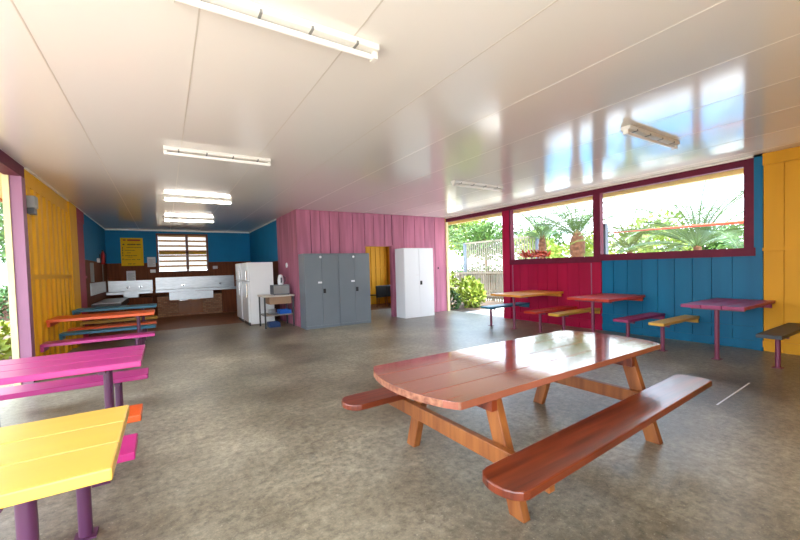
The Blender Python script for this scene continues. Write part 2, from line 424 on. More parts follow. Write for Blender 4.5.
for row, lit in ((LEFT_ROW[:2], False), (LEFT_ROW[2:], True), (RIGHT_ROW, False)):
    lamp0 = make_lamp(lit)
    for i, (x, y, lab) in enumerate(row):
        o = lamp0 if i == 0 else copy_tree(lamp0)
        o.location = (x, y, H-.001); o['label'] = lab; o['group'] = 'fluorescent battens on the ceiling'

# ---------------------------------------------------------------- wall tables and benches
def plank_unit(name, cat, label, x0, x1, y0, y1, ztop, m, legm, nboards, post_x, group, foot=True, edge=None, wallbracket=None, second=None, th=.045):
    cy = (y0+y1)/2
    r = thing(name, label, cat, (post_x, cy, 0), 0, group)
    mb = MB(); w = (y1-y0)/nboards
    for k in range(nboards):
        a = y0-cy+k*w; mb.box(x0-post_x, x1-post_x, a+(.004 if k else 0), a+w-(.004 if k < nboards-1 else 0), ztop-th, ztop)
    mb.build('tabletop' if cat == 'table' else 'seat', m, r, .006)
    hw = (y1-y0)/2
    pr = .032 if second is not None else .028
    l = MB().tube([(0, 0, .006), (0, 0, ztop-th-.03)], pr, 14).build('leg', legm, r, smooth=True)
    B(-.05, .05, -.05, .05, 0, .008).build('foot_plate', legm, l)
    B(-.02, .02, -hw*.85, hw*.85, ztop-th-.035, ztop-th).build('bearer', legm, r)
    sx = wallbracket
    if sx is not None:
        a, b = sorted((sx-post_x, sx-post_x+(.04 if sx < post_x else -.04)))
        B(a, b, -hw*.9, hw*.9, ztop-th-.07, ztop-th).build('wall_cleat', m, r)
    if second is not None:
        d = second-post_x
        l = MB().tube([(d, 0, .006), (d, 0, ztop-th-.03)], pr, 14).build('leg', legm, r, smooth=True)
        B(d-.05, d+.05, -.05, .05, 0, .008).build('foot_plate', legm, l)
        B(d-.02, d+.02, -hw*.85, hw*.85, ztop-th-.035, ztop-th).build('bearer', legm, r)
    return r
GT, GB = 'coloured plank tables along the left side', 'coloured plank benches along the left side'
EL = -.18
PX = -.43
# open bay at left: two-legged
plank_unit('plank_table', 'table', 'yellow three plank table in the left foreground', -1.58, EL, 1.615, 2.36, .785, M_t_yel, M_mauveleg, 3, PX-.06, GT, second=-1.3)
plank_unit('plank_bench', 'bench', 'magenta bench directly behind the yellow foreground table', -1.58, EL, 2.54, 2.84, .465, M_t_mag, M_mauveleg, 1, PX, GB, second=-1.3)
plank_unit('plank_bench', 'bench', 'orange bench end between yellow foreground table and long pink table', -1.58, EL, 3.19, 3.47, .465, M_t_org, M_mauveleg, 1, PX, GB, second=-1.3)
plank_unit('plank_table', 'table', 'long pink plank table beyond the yellow foreground table', -1.58, EL, 3.51, 4.31, .785, M_t_pink, M_mauveleg, 3, PX, GT, second=-1.3)
plank_unit('plank_bench', 'bench', 'pink bench just behind the long pink table', -1.58, EL, 4.46, 4.78, .465, M_t_pink, M_mauveleg, 1, PX, GB, second=-1.3)
# far group against the yellow wall
XA = -1.595
plank_unit('plank_bench', 'bench', 'pink bench along the front of the far left group', XA, EL, 7.48, 7.80, .465, M_t_pink, M_mauveleg, 1, PX, GB, wallbracket=XA)
plank_unit('plank_table', 'table', 'orange plank table fixed to the yellow ribbed wall', XA, EL, 7.89, 8.58, .785, M_t_org, M_mauveleg, 3, PX, GT, wallbracket=XA)
plank_unit('plank_bench', 'bench', 'blue bench behind the orange far left table', XA, EL, 8.66, 8.95, .465, M_t_blue, M_mauveleg, 1, PX, GB, wallbracket=XA)
plank_unit('plank_bench', 'bench', 'orange bench in front of the blue far left table', XA, EL, 9.3, 9.58, .465, M_t_org, M_mauveleg, 1, PX, GB, wallbracket=XA)
plank_unit('plank_table', 'table', 'blue plank table farthest back on the left', -1.57, EL, 9.67, 10.32, .785, M_t_blue, M_mauveleg, 3, PX, GT, wallbracket=-1.57)
plank_unit('plank_bench', 'bench', 'yellow bench behind the blue far left table', -1.57, EL, 10.42, 10.7, .465, M_t_gold, M_mauveleg, 1, PX, GB, wallbracket=-1.57)
# right side
GT2, GB2 = 'coloured plank tables along the right wall', 'coloured plank benches along the right wall'
XW = XR-.022
plank_unit('plank_table', 'table', 'purple plank table fixed below the large window', 6.42, XW, 1.76, 2.48, .785, M_t_pur, M_pinkleg, 3, 6.64, GT2, wallbracket=XW)
plank_unit('plank_table', 'table', 'red plank table at the join of magenta and teal walls', 6.46, XW, 3.55, 4.35, .785, M_t_red, M_pinkleg, 3, 6.64, GT2, wallbracket=XW)
plank_unit('plank_table', 'table', 'pale orange plank table fixed to the magenta wall', 6.28, XW, 5.28, 6.15, .785, M_t_orgy, M_pinkleg, 3, 6.56, GT2, wallbracket=XW)
plank_unit('plank_bench', 'bench', 'dark worn bench with blue edge before the ochre wall', 6.30, XW-.012, 1.38, 1.62, .47, M_t_dark, M_pinkleg, 1, 6.68, GB2, wallbracket=XW-.012)
plank_unit('plank_bench', 'bench', 'golden bench beside the purple table under the large window', 6.42, XW, 2.70, 2.92, .465, M_t_gold, M_pinkleg, 1, 6.64, GB2, wallbracket=XW)
plank_unit('plank_bench', 'bench', 'purple bench between golden bench and red table', 6.42, XW, 3.22, 3.47, .465, M_t_pur, M_pinkleg, 1, 6.66, GB2, wallbracket=XW)
plank_unit('plank_bench', 'bench', 'golden bench against magenta wall beside the red table', 6.30, XW, 4.42, 4.65, .465, M_t_gold, M_pinkleg, 1, 6.62, GB2, wallbracket=XW)
plank_unit('plank_bench', 'bench', 'red bench beneath the pale orange table against magenta wall', 6.28, XW, 4.94, 5.22, .465, M_t_red, M_pinkleg, 1, 6.62, GB2, wallbracket=XW)
plank_unit('plank_bench', 'bench', 'blue bench at the magenta post next to the open bay', 6.34, XW, 6.22, 6.54, .465, M_t_blue, M_pinkleg, 1, 6.52, GB2, wallbracket=XW)

# ---------------------------------------------------------------- picnic table
PT = (2.445, 1.99, 0); PA = .012
pt = thing('picnic_table', 'large varnished red brown timber picnic table with attached bench seats in the middle', 'table', PT, PA)
def lp(x, y):                    # world xy to table local xy
    dx, dy = x-PT[0], y-PT[1]; c, s = math.cos(-PA), math.sin(-PA); return (dx*c-dy*s, dx*s+dy*c)
ZT = .72
# outline of the top, rounded at the ends
Lh, Wh = 1.15, .475
def outline(off):
    p = []
    n = 9
    for k in range(n+1):      # left end, from far to near: convex arc
        t = k/n; y = Wh*(1-2*t); bulge = .13*(1-(2*t-1)**2)**.8
        p.append((-Lh-bulge, y))
    for k in range(n+1):      # right end, near to far
        t = k/n; y = -Wh*(1-2*t); bulge = .15*(1-(2*t-1)**2)**.55
        p.append((Lh-.03+bulge, y))
    return p
ol = outline(0)
def xl(y):   # left/right x limits on given y
    t = (Wh-y)/(2*Wh); t = min(max(t, 0), 1)
    return -Lh-.13*max(0, 1-(2*t-1)**2)**.8, Lh-.03+.15*max(0, 1-(2*t-1)**2)**.55
mb = MB(); nb = 4; bw = 2*Wh/nb
for k in range(nb):
    ya = -Wh+k*bw+(.0015 if k else 0); yb = -Wh+(k+1)*bw-(.0015 if k < nb-1 else 0)
    n = 8; ys = [ya+(yb-ya)*i/n for i in range(n+1)]
    poly = [(xl(y)[0], y) for y in ys[::-1]]+[(xl(y)[1], y) for y in ys]
    mb.prism(poly, ZT-.042, ZT)
mb.build('tabletop', M_wood, pt, .0025)
mb = MB()
for a, b in zip(ol[:9], ol[1:10]): mb.bar((a[0]-.0005, a[1], ZT-.021), (b[0]-.0005, b[1], ZT-.021), .004, .039)
ee = mb.build('end_edge', M_rawedge, pt); ee['label'] = 'rough chipped pale end grain of the top'
def seat(xa, ya, xb, yb, z, w, round0):
    a = Vector((*lp(xa, ya), 0)); b = Vector((*lp(xb, yb), 0)); d = (b-a).normalized(); q = Vector((-d.y, d.x, 0))
    poly = []
    for k in range(9):
        t = PI/2+PI*k/8; poly.append(a+d*(.09+math.cos(t)*.09)+q*(math.sin(t)*w/2))
    for k in range(9):
        t = -PI/2+PI*k/8; poly.append(b-d*(.05-math.cos(t)*.05)+q*(math.sin(t)*w/2))
    return MB().prism([(p.x, p.y) for p in poly], z-.045, z)
seat(1.235, 1.215, 3.80, 1.365, .44, .26, 1).build('bench_seat', M_bench, pt, .008)
seat(1.10, 2.61, 3.62, 2.68, .44, .25, 1).build('bench_seat', M_bench, pt, .008)
for X in (1.66, 3.24):
    yn, yf = (1.435, 2.52)
    for (y0, y1) in ((yn, 1.64), (yf, 2.31)):
        a = lp(X, y0); b = lp(X-.01, y1)
        d = Vector((0, b[1]-a[1], ZT-.05)); 
        mb = MB()
        hw, t = .052, .0225      # leg is a board: wide in Y, thin in X -> reads chunky
        x0 = a[0]
        v = []
        for (yy, zz) in ((a[1], 0), (b[1], ZT-.045)):
            for sx, sy in ((-.03, -hw), (.03, -hw), (.03, hw), (-.03, hw)): v.append((x0+sx, yy+sy, zz))
        mb.add(v, [(0, 3, 2, 1), (4, 5, 6, 7), (0, 1, 5, 4), (1, 2, 6, 5), (2, 3, 7, 6), (3, 0, 4, 7)])
        mb.build('leg', M_legwood, pt, .005)
    xo = -.055
    a = lp(X, 1.18 if X < 2 else 1.33); b = lp(X, 2.74)
    B(a[0]+xo-.024, a[0]+xo+.024, a[1], b[1], .395-.105, .394).build('seat_bearer', M_legwood, pt, .004)
    a = lp(X, 1.56); b = lp(X, 2.40)
    B(a[0]+xo-.024, a[0]+xo+.024, a[1], b[1], ZT-.042-.095, ZT-.043).build('top_bearer', M_bench, pt, .004)

# ---------------------------------------------------------------- cupboards
def cupboard(label, loc, w, d, h, m, rz=0, handle=M_black, group=None, marks=True):
    r = thing('steel_cupboard', label, 'cupboard', loc, rz, group)      # front faces -Y, base corner at front left
    mb = B(0, w, .02, d, 0.0, h); mb.box(0, w, .0, .02, 0, .07); mb.box(0, w, 0, .02, h-.03, h); mb.box(0, .012, 0, .02, .07, h-.03); mb.box(w-.012, w, 0, .02, .07, h-.03)
    mb.build('body', m, r, .004)
    for i, (a, b) in enumerate(((.015, w/2-.003), (w/2+.003, w-.015))):
        dd = B(a, b, -.004, .018, .075, h-.035).build('door', m, r, .003)
        if i == 1:
            hh = B(a+.02, a+.085, -.022, -.004, h*.5-.06, h*.5+.05).build('handle', handle, dd, .004); hh['label'] = 'black recessed door latch'
        else:
            pp = B(b-.10, b+.0, -.006, -.003, h*.60, h*.60+.045).build('name_label', M_paper, dd); pp['label'] = 'white paper label'
            if marks:
                pp = MB().lathe([(.0, 0), (.03, 0), (.03, .004), (0, .004)], 14).build('sticker', M_paper, dd); pp.rotation_euler = (PI/2, 0, 0); pp.location = (b-.02, -.004, h-.09)
                pp['label'] = 'round white sticker'
    return r
G_C = 'steel cupboards against the pink wall'
ra = math.atan2(-.03, 1.75)
cupboard('left grey two door steel cupboard beside the pink corner', (2.86, 8.90, 0), .875, .46, 1.85, M_grey, -.02, group=G_C)
cupboard('right grey two door steel cupboard beside the doorway', (3.742, 8.882, 0), .875, .46, 1.85, M_grey, -.02, group=G_C)
cupboard('tall white two door steel cupboard right of the doorway', (5.70, 8.86, 0), 1.03, .47, 1.985, M_whitecab, 0, group=G_C, marks=False)

# objects in the far room through the doorway
for i, (x, y, lab) in enumerate(((6.72, 12.35, 'dark plastic chair seen left in the pink doorway'), (7.2, 12.45, 'dark plastic chair seen right in the pink doorway'))):
    r = thing('plastic_chair', lab, 'chair', (x, y, 0), .2, 'dark chairs in the back room')
    B(-.23, .23, -.22, .22, .42, .46).build('seat', M_black, r, .015)
    B(-.24, .24, -.24, -.2, .36, .80).build('backrest', M_black, r, .015)
    for sx in (-1, 1):
        for sy in (-1, 1): MB().tube([(sx*.22, sy*.23, 0), (sx*.19, sy*.19, .42)], .012, 8).build('leg', M_chrome, r)

# ---------------------------------------------------------------- fridges
def fridge(label, loc, w, d, h, split):
    r = thing('fridge', label, 'fridge', loc, 0, 'white fridges by the kitchen wall')   # doors face -X
    B(.05, d, 0, w, .03, h).build('body', M_white, r, .012)
    B(.03, .05, .03, w-.03, .0, .08).build('kickplate', M_dgrey, r)
    for a, b in ((.09, split-.006), (split+.006, h)):
        dd = B(0, .048, 0, w, a, b).build('door', M_white, r, .012)
        z0 = split-.30 if a < split else split+.04
        if a > split-.1: z0, z1 = split+.04, split+.30
        else: z0, z1 = split-.42, split-.05
        B(-.03, 0, .05, .085, z0, z1).build('handle', M_chrome, dd, .006)
    for q in (.05, w-.09): B(d-.08, d-.04, q, q+.04, 0, .04).build('foot', M_dgrey, r)
    return r
fridge('nearest white fridge beside the trolley', (1.86, 10.62, 0), .86, .68, 1.70, 1.18)
fridge('farther white fridge behind the nearest fridge', (1.85, 11.60, 0), .84, .68, 1.70, 1.2)

# ---------------------------------------------------------------- trolley with microwave
TX0, TX1, TY0, TY1 = 2.06, 2.85, 9.72, 10.42
tr = thing('trolley_table', 'small dark framed table with lower shelf beside the pink corner', 'table', ((TX0+TX1)/2, (TY0+TY1)/2, 0))
wx_, wy_ = (TX1-TX0)/2, (TY1-TY0)/2
B(-wx_, wx_, -wy_, wy_, .79, .825).build('tabletop', mat('pale laminate', '#cfc6ba', .4), tr, .004)
for sx in (-1, 1):
    for sy in (-1, 1): B(sx*(wx_-.04)-.017, sx*(wx_-.04)+.017, sy*(wy_-.04)-.017, sy*(wy_-.04)+.017, 0, .79).build('leg', M_dgrey, tr)
B(-wx_+.03, wx_-.03, -wy_+.03, wy_-.03, .31, .335).build('shelf', mat('grey laminate', '#8d857c', .5), tr)
B(-wx_+.16, wx_-.08, -wy_+.045, wy_-.06, .60, .785).build('drawer', M_box, tr, .004)
mw = thing('microwave', 'silver microwave oven on the trolley table', 'microwave', (2.56, 10.08, .825))
B(-.2, .22, -.16, .18, .01, .26).build('body', M_grey, mw, .008)
for sx in (-.17, .19):
    for sy in (-.13, .15): B(sx-.015, sx+.015, sy-.015, sy+.015, 0, .012).build('foot', M_black, mw)
d_ = B(-.205, -.20, -.15, .17, .02, .25).build('door', M_black, mw); d_['label'] = 'black door on the left side'
B(-.19, .2, -.163, -.158, .03, .24).build('side_panel', mat('satin silver', '#9fa4a6', .3, metal=.6), mw)
jug = thing('kettle', 'white round jug kettle on the microwave', 'kettle', (2.585, 10.05, 1.085))
MB().lathe([(.0, 0), (.06, 0), (.075, .03), (.078, .12), (.06, .22), (.045, .26), (.0, .27)], 20).build('body', M_white, jug, smooth=True)
MB().tube([(.07, 0, .05), (.12, 0, .09), (.12, 0, .19), (.055, 0, .23)], .011, 8).build('handle', M_dgrey, jug)
B(-.018, .018, -.079, -.070, .05, .19).build('gauge', M_dgrey, jug)
cd = thing('wall_plate', 'round white plate fitting on the pink side wall', 'fitting', (2.868, 10.42, 1.60))
q = MB().lathe([(0, 0), (.07, 0), (.065, .02), (0, .025)], 18).build('cover', M_white, cd, smooth=True); q.rotation_euler = (0, -PI/2, 0)
bx_ = thing('storage_box', 'blue plastic tub on the lower shelf of the trolley', 'box', (2.62, 9.98, .336))
mb = B(-.14, .16, -.15, .15, 0, .02); mb.box(-.14, .16, -.15, -.14, .02, .10); mb.box(-.14, .16, .14, .15, .02, .10); mb.box(-.14, -.13, -.14, .14, .02, .10); mb.box(.15, .16, -.14, .14, .02, .10)
mb.build('tub', M_blueplastic, bx_, .004)
pl_ = thing('plate_stack', 'stack of white bowls on the lower shelf beside the blue tub', 'dishes', (2.33, 10.1, .336))
for k in range(4): MB().lathe([(.0, 0), (.06, 0), (.12, .035), (.115, .037), (.05, .008), (0, .006)], 18).build('bowl', M_white, pl_, smooth=True).location = (0, 0, k*.028)
bb = thing('storage_box', 'dark blue crate on the floor under the trolley', 'box', (2.36, 10.02, 0))
mb = B(-.14, .14, -.14, .14, 0, .02)
for a in ((-.14, .14, -.14, -.128), (-.14, .14, .128, .14), (-.14, -.128, -.128, .128), (.128, .14, -.128, .128)): mb.box(*a, .02, .13)
mb.build('crate', mat('navy plastic', '#26406e', .4), bb, .003)

# ---------------------------------------------------------------- kitchen
def sink_counter(label, x0, x1, yf, zt, splash, bowls, taps, apron=.10):
    r = thing('sink_counter', label, 'sink', ((x0+x1)/2, YK-.3, 0)); cx = (x0+x1)/2
    Y0, Y1 = yf-(YK-.3), .285
    mb = MB(); xs = [x0-cx]
    for bx0, bx1 in bowls: xs += [bx0-cx, bx1-cx]
    xs.append(x1-cx)
    for i in range(0, len(xs)-1, 2): mb.box(xs[i], xs[i+1], Y0, Y1, zt-.03, zt)
    for i in range(1, len(xs)-1, 2):
        mb.box(xs[i], xs[i+1], Y0, Y0+.09, zt-.03, zt); mb.box(xs[i], xs[i+1], Y1-.08, Y1, zt-.03, zt)
    mb.box(x0-cx, x1-cx, Y0-.012, Y0, zt-apron, zt)
    mb.build('benchtop', M_steel, r)
    B(x0-cx, x1-cx, Y1-.012, Y1, zt, splash).build('splashback', M_steel, r)
    for i in range(1, len(xs)-1, 2):
        a, b = xs[i], xs[i+1]; mb = B(a, b, Y0+.09, Y1-.08, zt-.2, zt-.19); mb.box(a, a+.008, Y0+.09, Y1-.08, zt-.19, zt-.03); mb.box(b-.008, b, Y0+.09, Y1-.08, zt-.19, zt-.03)
        mb.box(a, b, Y0+.09, Y0+.098, zt-.19, zt-.03); mb.box(a, b, Y1-.088, Y1-.08, zt-.19, zt-.03); mb.build('bowl', M_steel, r)
    for t in taps:
        tp = MB().tube([(t-cx, Y1-.02, zt+.14), (t-cx, Y1-.10, zt+.16), (t-cx, Y1-.2, zt+.15), (t-cx, Y1-.22, zt+.09)], .013, 8).build('tap', M_chrome, r)
        B(t-cx-.05, t-cx+.05, Y1-.05, Y1-.012, zt+.12, zt+.155).build('tap_body', M_chrome, tp)
    return r
sl = sink_counter('long steel sink bench under the yellow sign', -1.58, -.36, 14.97, .92, 1.27, [(-1.15, -.75)], [-1.05, -.7], .08)
sr = sink_counter('long steel sink bench under the kitchen window', -.27, 2.25, 14.97, .92, 1.34, [(.3, .9)], [.55, 1.75], .08)
o = B(-.6, .6, -.28, .26, 0, .71).build('base_cabinet', M_brownwall, sl)
# brick base with doors
bk = thing('brick_base', 'brown brick base with timber doors beneath the window sink', 'cabinet', (.75, 15.05, 0))
mb = B(-.99, .99, 0, .5, 0, .70)
mb.build('brickwork', brick(), bk)
B(-.40, .36, -.012, .0, .06, .60).build('door_frame', M_cabdoor, bk)
for a, b in ((-.38, -.03), (-.01, .34)):
    d = B(a, b, -.03, -.012, .08, .58).build('door', M_cabdoor, bk, .004)
    B((a+b)/2-.12, (a+b)/2+.12, -.042, -.03, .535, .55).build('handle', M_chrome, d)
struct('trim_18', B(1.75, 2.26, 15.02, YK-.01, 0, .83), M_brownwall, 'dark brown panel right of the brick base', 'panel')
tro = thing('wash_trough', 'shallow steel trough hung on the front of the brick base', 'trough', (.77, 14.855, .58))
mb = B(-.66, .66, -.16, -.15, 0, .25); mb.box(-.66, .66, -.15, .14, 0, .012); mb.box(-.66, -.65, -.15, .14, .012, .25); mb.box(.65, .66, -.15, .14, .012, .25); mb.box(-.66, .66, .13, .14, .012, .25)
mb.build('basin', M_steel, tro)
for sx in (-.4, .4): B(sx-.02, sx+.02, .14, .195, .02, .2).build('bracket', M_dgrey, tro)
hp = thing('side_bench', 'dark grey edged steel bench along the left kitchen wall', 'bench', (-1.28, 13.5, 0))
B(-.31, .30, -1.4, 1.15, .60, .74).build('edge', M_dgrey, hp, .006)
B(-.30, .29, -1.39, 1.14, .74, .75).build('top', M_steel, hp)
B(-.31, -.296, -1.4, 1.44, .96, 1.28).build('splashback', M_steel, hp)
for sy in (-1.25, -.1, 1.0): B(-.27, .24, sy-.05, sy+.05, 0, .60).build('support', M_brownwall, hp)
# sign
sg = thing('wall_sign', 'yellow notice board with red heading on the blue kitchen wall', 'sign', (-.89, YK, 1.77))
B(-.31, .31, -.015, 0, 0, .94).build('board', M_sign, sg)
mb = MB()
B(-.24, -.16, -.018, -.015, .845, .885).build('heading_print', M_signred, sg)
B(-.12, .24, -.018, -.015, .84, .89).build('heading_print', M_signred, sg)
rows = [(.70, .05, [(-.25, -.20), (-.12, .10), (.13, .24)]), (.61, .02, [(-.15, .25)]), (.515, .018, [(-.2, .08)]), (.43, .018, [(-.15, -.04)]),
        (.335, .02, [(-.2, .13)]), (.29, .014, [(-.12, .0)]), (.20, .02, [(-.22, -.05), (-.02, .08), (.12, .22)]), (.055, .025, [(-.13, -.02), (.0, .08)])]
mb = MB()
for z, h, segs in rows:
    for a, b in segs:
        x = a
        while x < b-.005:
            w_ = random.uniform(.02, .05); mb.box(x, min(x+w_, b), -.0175, -.015, z, z+h*.8); x += w_+.008
for z in (.58, .50, .41, .33, .20): mb.box(-.27, -.25, -.0175, -.015, z, z+.05)
mb.build('text_print', M_signblk, sg)
for x0, x1, z0, z1, lab in ((-.48, -.24, 1.72, 2.06, 'white paper notice left of the kitchen window'), (-1.08, -.83, 1.26, 1.60, 'white paper notice below the yellow sign')):
    r = thing('paper_notice', lab, 'notice', (x0, YK-.005, z0)); B(0, x1-x0, -.005, 0, 0, z1-z0).build('sheet', M_paper, r)
    mb = MB()
    for k in range(8): mb.box(.03, (x1-x0)-.03-.05*(k % 3 == 2), -.006, -.005, .05+k*.03, .058+k*.03)
    mb.build('text_print', M_clip, r)
for x, z, lab in ((-.33, 1.52, 'white power point below the paper notice'), (1.62, 1.6, 'white power point right of the kitchen window')):
    r = thing('power_point', lab, 'switch', (x, YK-.005, z)); B(-.08, .08, -.02, 0, 0, .11).build('plate', M_white, r, .004)
    for s in (-.04, .04): B(s-.012, s+.012, -.024, -.02, .06, .085).build('switch', M_white, r)
r = thing('power_point', 'white box fitting on left kitchen wall below the extinguisher', 'switch', (-1.595, 13.6, 1.84)); B(0, .05, -.09, .09, 0, .12).build('plate', M_white, r, .004)
fe = thing('fire_extinguisher', 'red fire extinguisher on the left kitchen wall', 'extinguisher', (-1.52, 14.1, 1.80))
MB().lathe([(0, 0), (.04, 0), (.045, .02), (.045, .30), (.03, .36), (.018, .38), (0, .38)], 18).build('cylinder', M_red, fe, smooth=True)
B(-.02, .02, -.06, .03, .38, .42).build('valve', M_black, fe); MB().tube([(.03, 0, .38), (.08, -.02, .30), (.06, -.03, .06)], .009, 8).build('hose', M_black, fe)
B(-.08, -.055, -.03, .03, .1, .3).build('bracket', M_dgrey, fe)
pp = tag(MB().tube([(-1.585, 14.5, 1.85), (-1.585, 14.5, 1.3)], .012, 8).build('copper_pipe', M_clip), 'thin grey pipe on brown wall below the extinguisher', 'pipe')
ph = thing('paper_dispenser', 'pale narrow dispenser on brown left kitchen wall', 'dispenser', (-1.595, 12.35, 1.30)); B(0, .06, -.08, .08, 0, .5).build('case', M_clip, ph, .01)

# grey fitting on the yellow wall beside the mauve post
em = thing('meter_box', 'small grey box fitting high on the yellow wall beside post', 'fitting', (-1.60, 7.38, 2.36))
B(-.02, .07, -.08, .07, .0, .09).build('base', M_dgrey, em, .006); B(-.02, .085, -.085, .075, .09, .26).build('case', M_clip, em, .01)

# ---------------------------------------------------------------- outdoors
struct('ground', B(-60, -1.9, -40, 80, -.3, -.13), M_ground, 'pale ground outside the left opening', 'ground')
struct('ground', B(XR+.1, 70, -40, 80, -.3, -.13), M_ground, 'pale ground outside the right wall', 'ground')
struct('ground', B(-1.9, XR+.1, -40, YB, -.3, -.03), M_skirt, 'pale apron added behind the camera to bounce light onto the ceiling', 'ground')  # unseen reflector: pale slab added to throw sunlight up at the ceiling
struct('ground', B(-1.9, XR+.1, 15.7, 80, -.3, -.13), M_ground, 'pale ground behind the kitchen', 'ground')
struct('ground', B(XR+.12, 10.2, 3, 9.2, -.13, -.06), M_skirt, 'pale concrete path outside the open bay', 'path')
struct('ground', B(XR+.12, 11.3, 9.2, 15, -.13, -.04), M_soil, 'dark garden bed beside the pink wall', 'garden bed')
struct('ground', B(-9, -2.3, 3, 26, -.13, -.10), M_soil, 'garden bed outside the left opening', 'garden bed')

def leaves(mb, c, rad, n, size, flat=.0, rnd=random):
    for _ in range(n):
        while True:
            p = Vector((rnd.uniform(-1, 1), rnd.uniform(-1, 1), rnd.uniform(-1, 1)))
            if .35 < p.length < 1: break
        q = Vector((c[0]+p.x*rad[0], c[1]+p.y*rad[1], c[2]+p.z*rad[2]))
        d = (p.normalized()+Vector((rnd.uniform(-1, 1), rnd.uniform(-1, 1), rnd.uniform(-.6, 1)))*.8).normalized()
        s = d.cross(Vector((rnd.uniform(-1, 1), rnd.uniform(-1, 1), rnd.uniform(-1, 1)))).normalized()
        nrm = d.cross(s); L = size*rnd.uniform(.6, 1.3); W = L*.28
        mb.add([q, q+d*L*.45+s*W, q+d*L*.9-nrm*L*.15, q+d*L*.45-s*W], [(0, 1, 2), (0, 2, 3)])
def shrub(name, label, loc, blobs, n, size, m, group=None, cat='shrub'):
    r = thing(name, label, cat, loc, 0, group); mb = MB()
    for (c, rad) in blobs: leaves(mb, c, rad, n, size)
    mb.build('foliage', m, r)
    mb = MB()
    for (c, rad) in blobs: mb.tube([(c[0]*.6, c[1]*.6, 0), (c[0]*.9, c[1]*.9, c[2]*.5), (c[0], c[1], c[2])], [.03, .02, .008], 6)
    mb.build('stem', M_trunk, r)
    return r
def palm(name, label, loc, trunk_h, tr_r, nf, fl_, m, group, pine=True, droop=1.0, up=.9):
    r = thing(name, label, 'palm tree', loc, random.uniform(0, 6), group)
    prof = [(tr_r*1.15, 0), (tr_r*.8, trunk_h*.35), (tr_r*.8, trunk_h*.6)]
    if pine: prof += [(tr_r*1.5, trunk_h*.8), (tr_r*1.6, trunk_h*.93), (tr_r*.9, trunk_h*1.05), (.02, trunk_h*1.1)]
    else: prof += [(tr_r*.75, trunk_h), (.02, trunk_h*1.04)]
    rings = []
    for i in range(len(prof)-1):
        for k in range(4):
            t = k/4; a, b = prof[i], prof[i+1]; rr = a[0]+(b[0]-a[0])*t; rings.append((rr*(1.0 if k % 2 else 1.1), a[1]+(b[1]-a[1])*t))
    rings.append(prof[-1])
    MB().lathe(rings, 14).build('trunk', M_trunk, r)
    mb = MB()
    for f in range(nf):
        az = f*2.39996; el = up*(1.28-1.05*f/nf)+random.uniform(-.1, .1)
        L = fl_*random.uniform(.85, 1.1); p = Vector((0, 0, trunk_h)); pts = []
        N = 26; e_ = el
        for k in range(N+1):
            pts.append(p.copy()); d = Vector((math.cos(az)*math.cos(e_), math.sin(az)*math.cos(e_), math.sin(e_))); p = p+d*(L/N); e_ -= droop*1.5/N*(.3+1.2*k/N)
        mb.tube(pts[::5]+[pts[-1]], .012, 4, False)
        side0 = Vector((-math.sin(az), math.cos(az), 0))
        for k in range(3, N):
            t = k/N; d = (pts[k+1]-pts[k]).normalized(); ll = L*.21*math.sin(PI*min(1, .18+t*.85))**.7; nn = side0.cross(d)
            for sgn in (-1, 1):
                for sub in (0, .5):
                    q = pts[k]+(pts[k+1]-pts[k])*sub
                    dr = (side0*sgn*.8+d*.65+nn*-.25+Vector((0, 0, -.12))).normalized()*ll*random.uniform(.85, 1.1)
                    w_ = d*.0065
                    mb.add([q-w_, q+w_, q+dr*.6+w_*.9+Vector((0, 0, -.01)), q+dr+Vector((0, 0, -.07*ll)), q+dr*.6-w_*.9+Vector((0, 0, -.01))], [(0, 1, 2, 3, 4)])
    mb.build('fronds', m, r)
    return r

# fence right
FX = 11.5
fn = thing('paling_fence', 'low weathered white paling fence beyond the open bay', 'fence', (FX, 11.5, -.13))
mb = MB(); y = -2.4
while y < 3.6:
    mb.box(-.012, .012, y, y+.085, .06, 1.26+random.uniform(-.01, .01)); y += .135
mb.build('palings', M_fence, fn)
B(-.05, -.012, -2.4, 3.6, 1.2, 1.28).build('rail', M_fence, fn); B(-.05, -.012, -2.4, 3.6, .25, .32).build('rail', M_fence, fn)
for y in (-2.35, -.4, 1.55, 3.5): B(.012, .10, y, y+.09, 0, 1.25).build('post', M_fence, fn)
fu = thing('batten_screen', 'taller white batten screen standing behind the low paling fence', 'fence', (FX+.75, 11.5, -.13))
mb = MB(); y = -2.1
while y < 2.05:
    mb.box(-.012, .012, y, y+.05, .3, 2.60); y += .13
mb.build('battens', M_fence, fu)
B(-.04, .04, -2.1, 2.05, 2.58, 2.66).build('rail', M_fence, fu); B(-.04, -.012, -2.1, 2.05, .4, .46).build('rail', M_fence, fu)
for y in (-2.1, 2.05): B(-.06, .06, y, y+.1, 0, 2.66).build('post', M_fencepost, fu)
tag(B(8.24, 8.36, 4.59, 4.72, -.13, 2.28).build('steel_post', M_fencepost, None, .008), 'slate grey square post outside the large window', 'post')
rp = thing('red_rail', 'red orange rail running from the slate post past the large window', 'rail', (8.372, 4.655, -.13))
MB().tube([(0, 0, 2.20), (.64, -2.185, 2.22), (1.3, -4.4, 2.24)], [.008, .033, .06], 10).build('bar', M_redpole, rp)
B(1.28, 1.38, -4.45, -4.35, 0, 2.2).build('post', M_fencepost, rp)

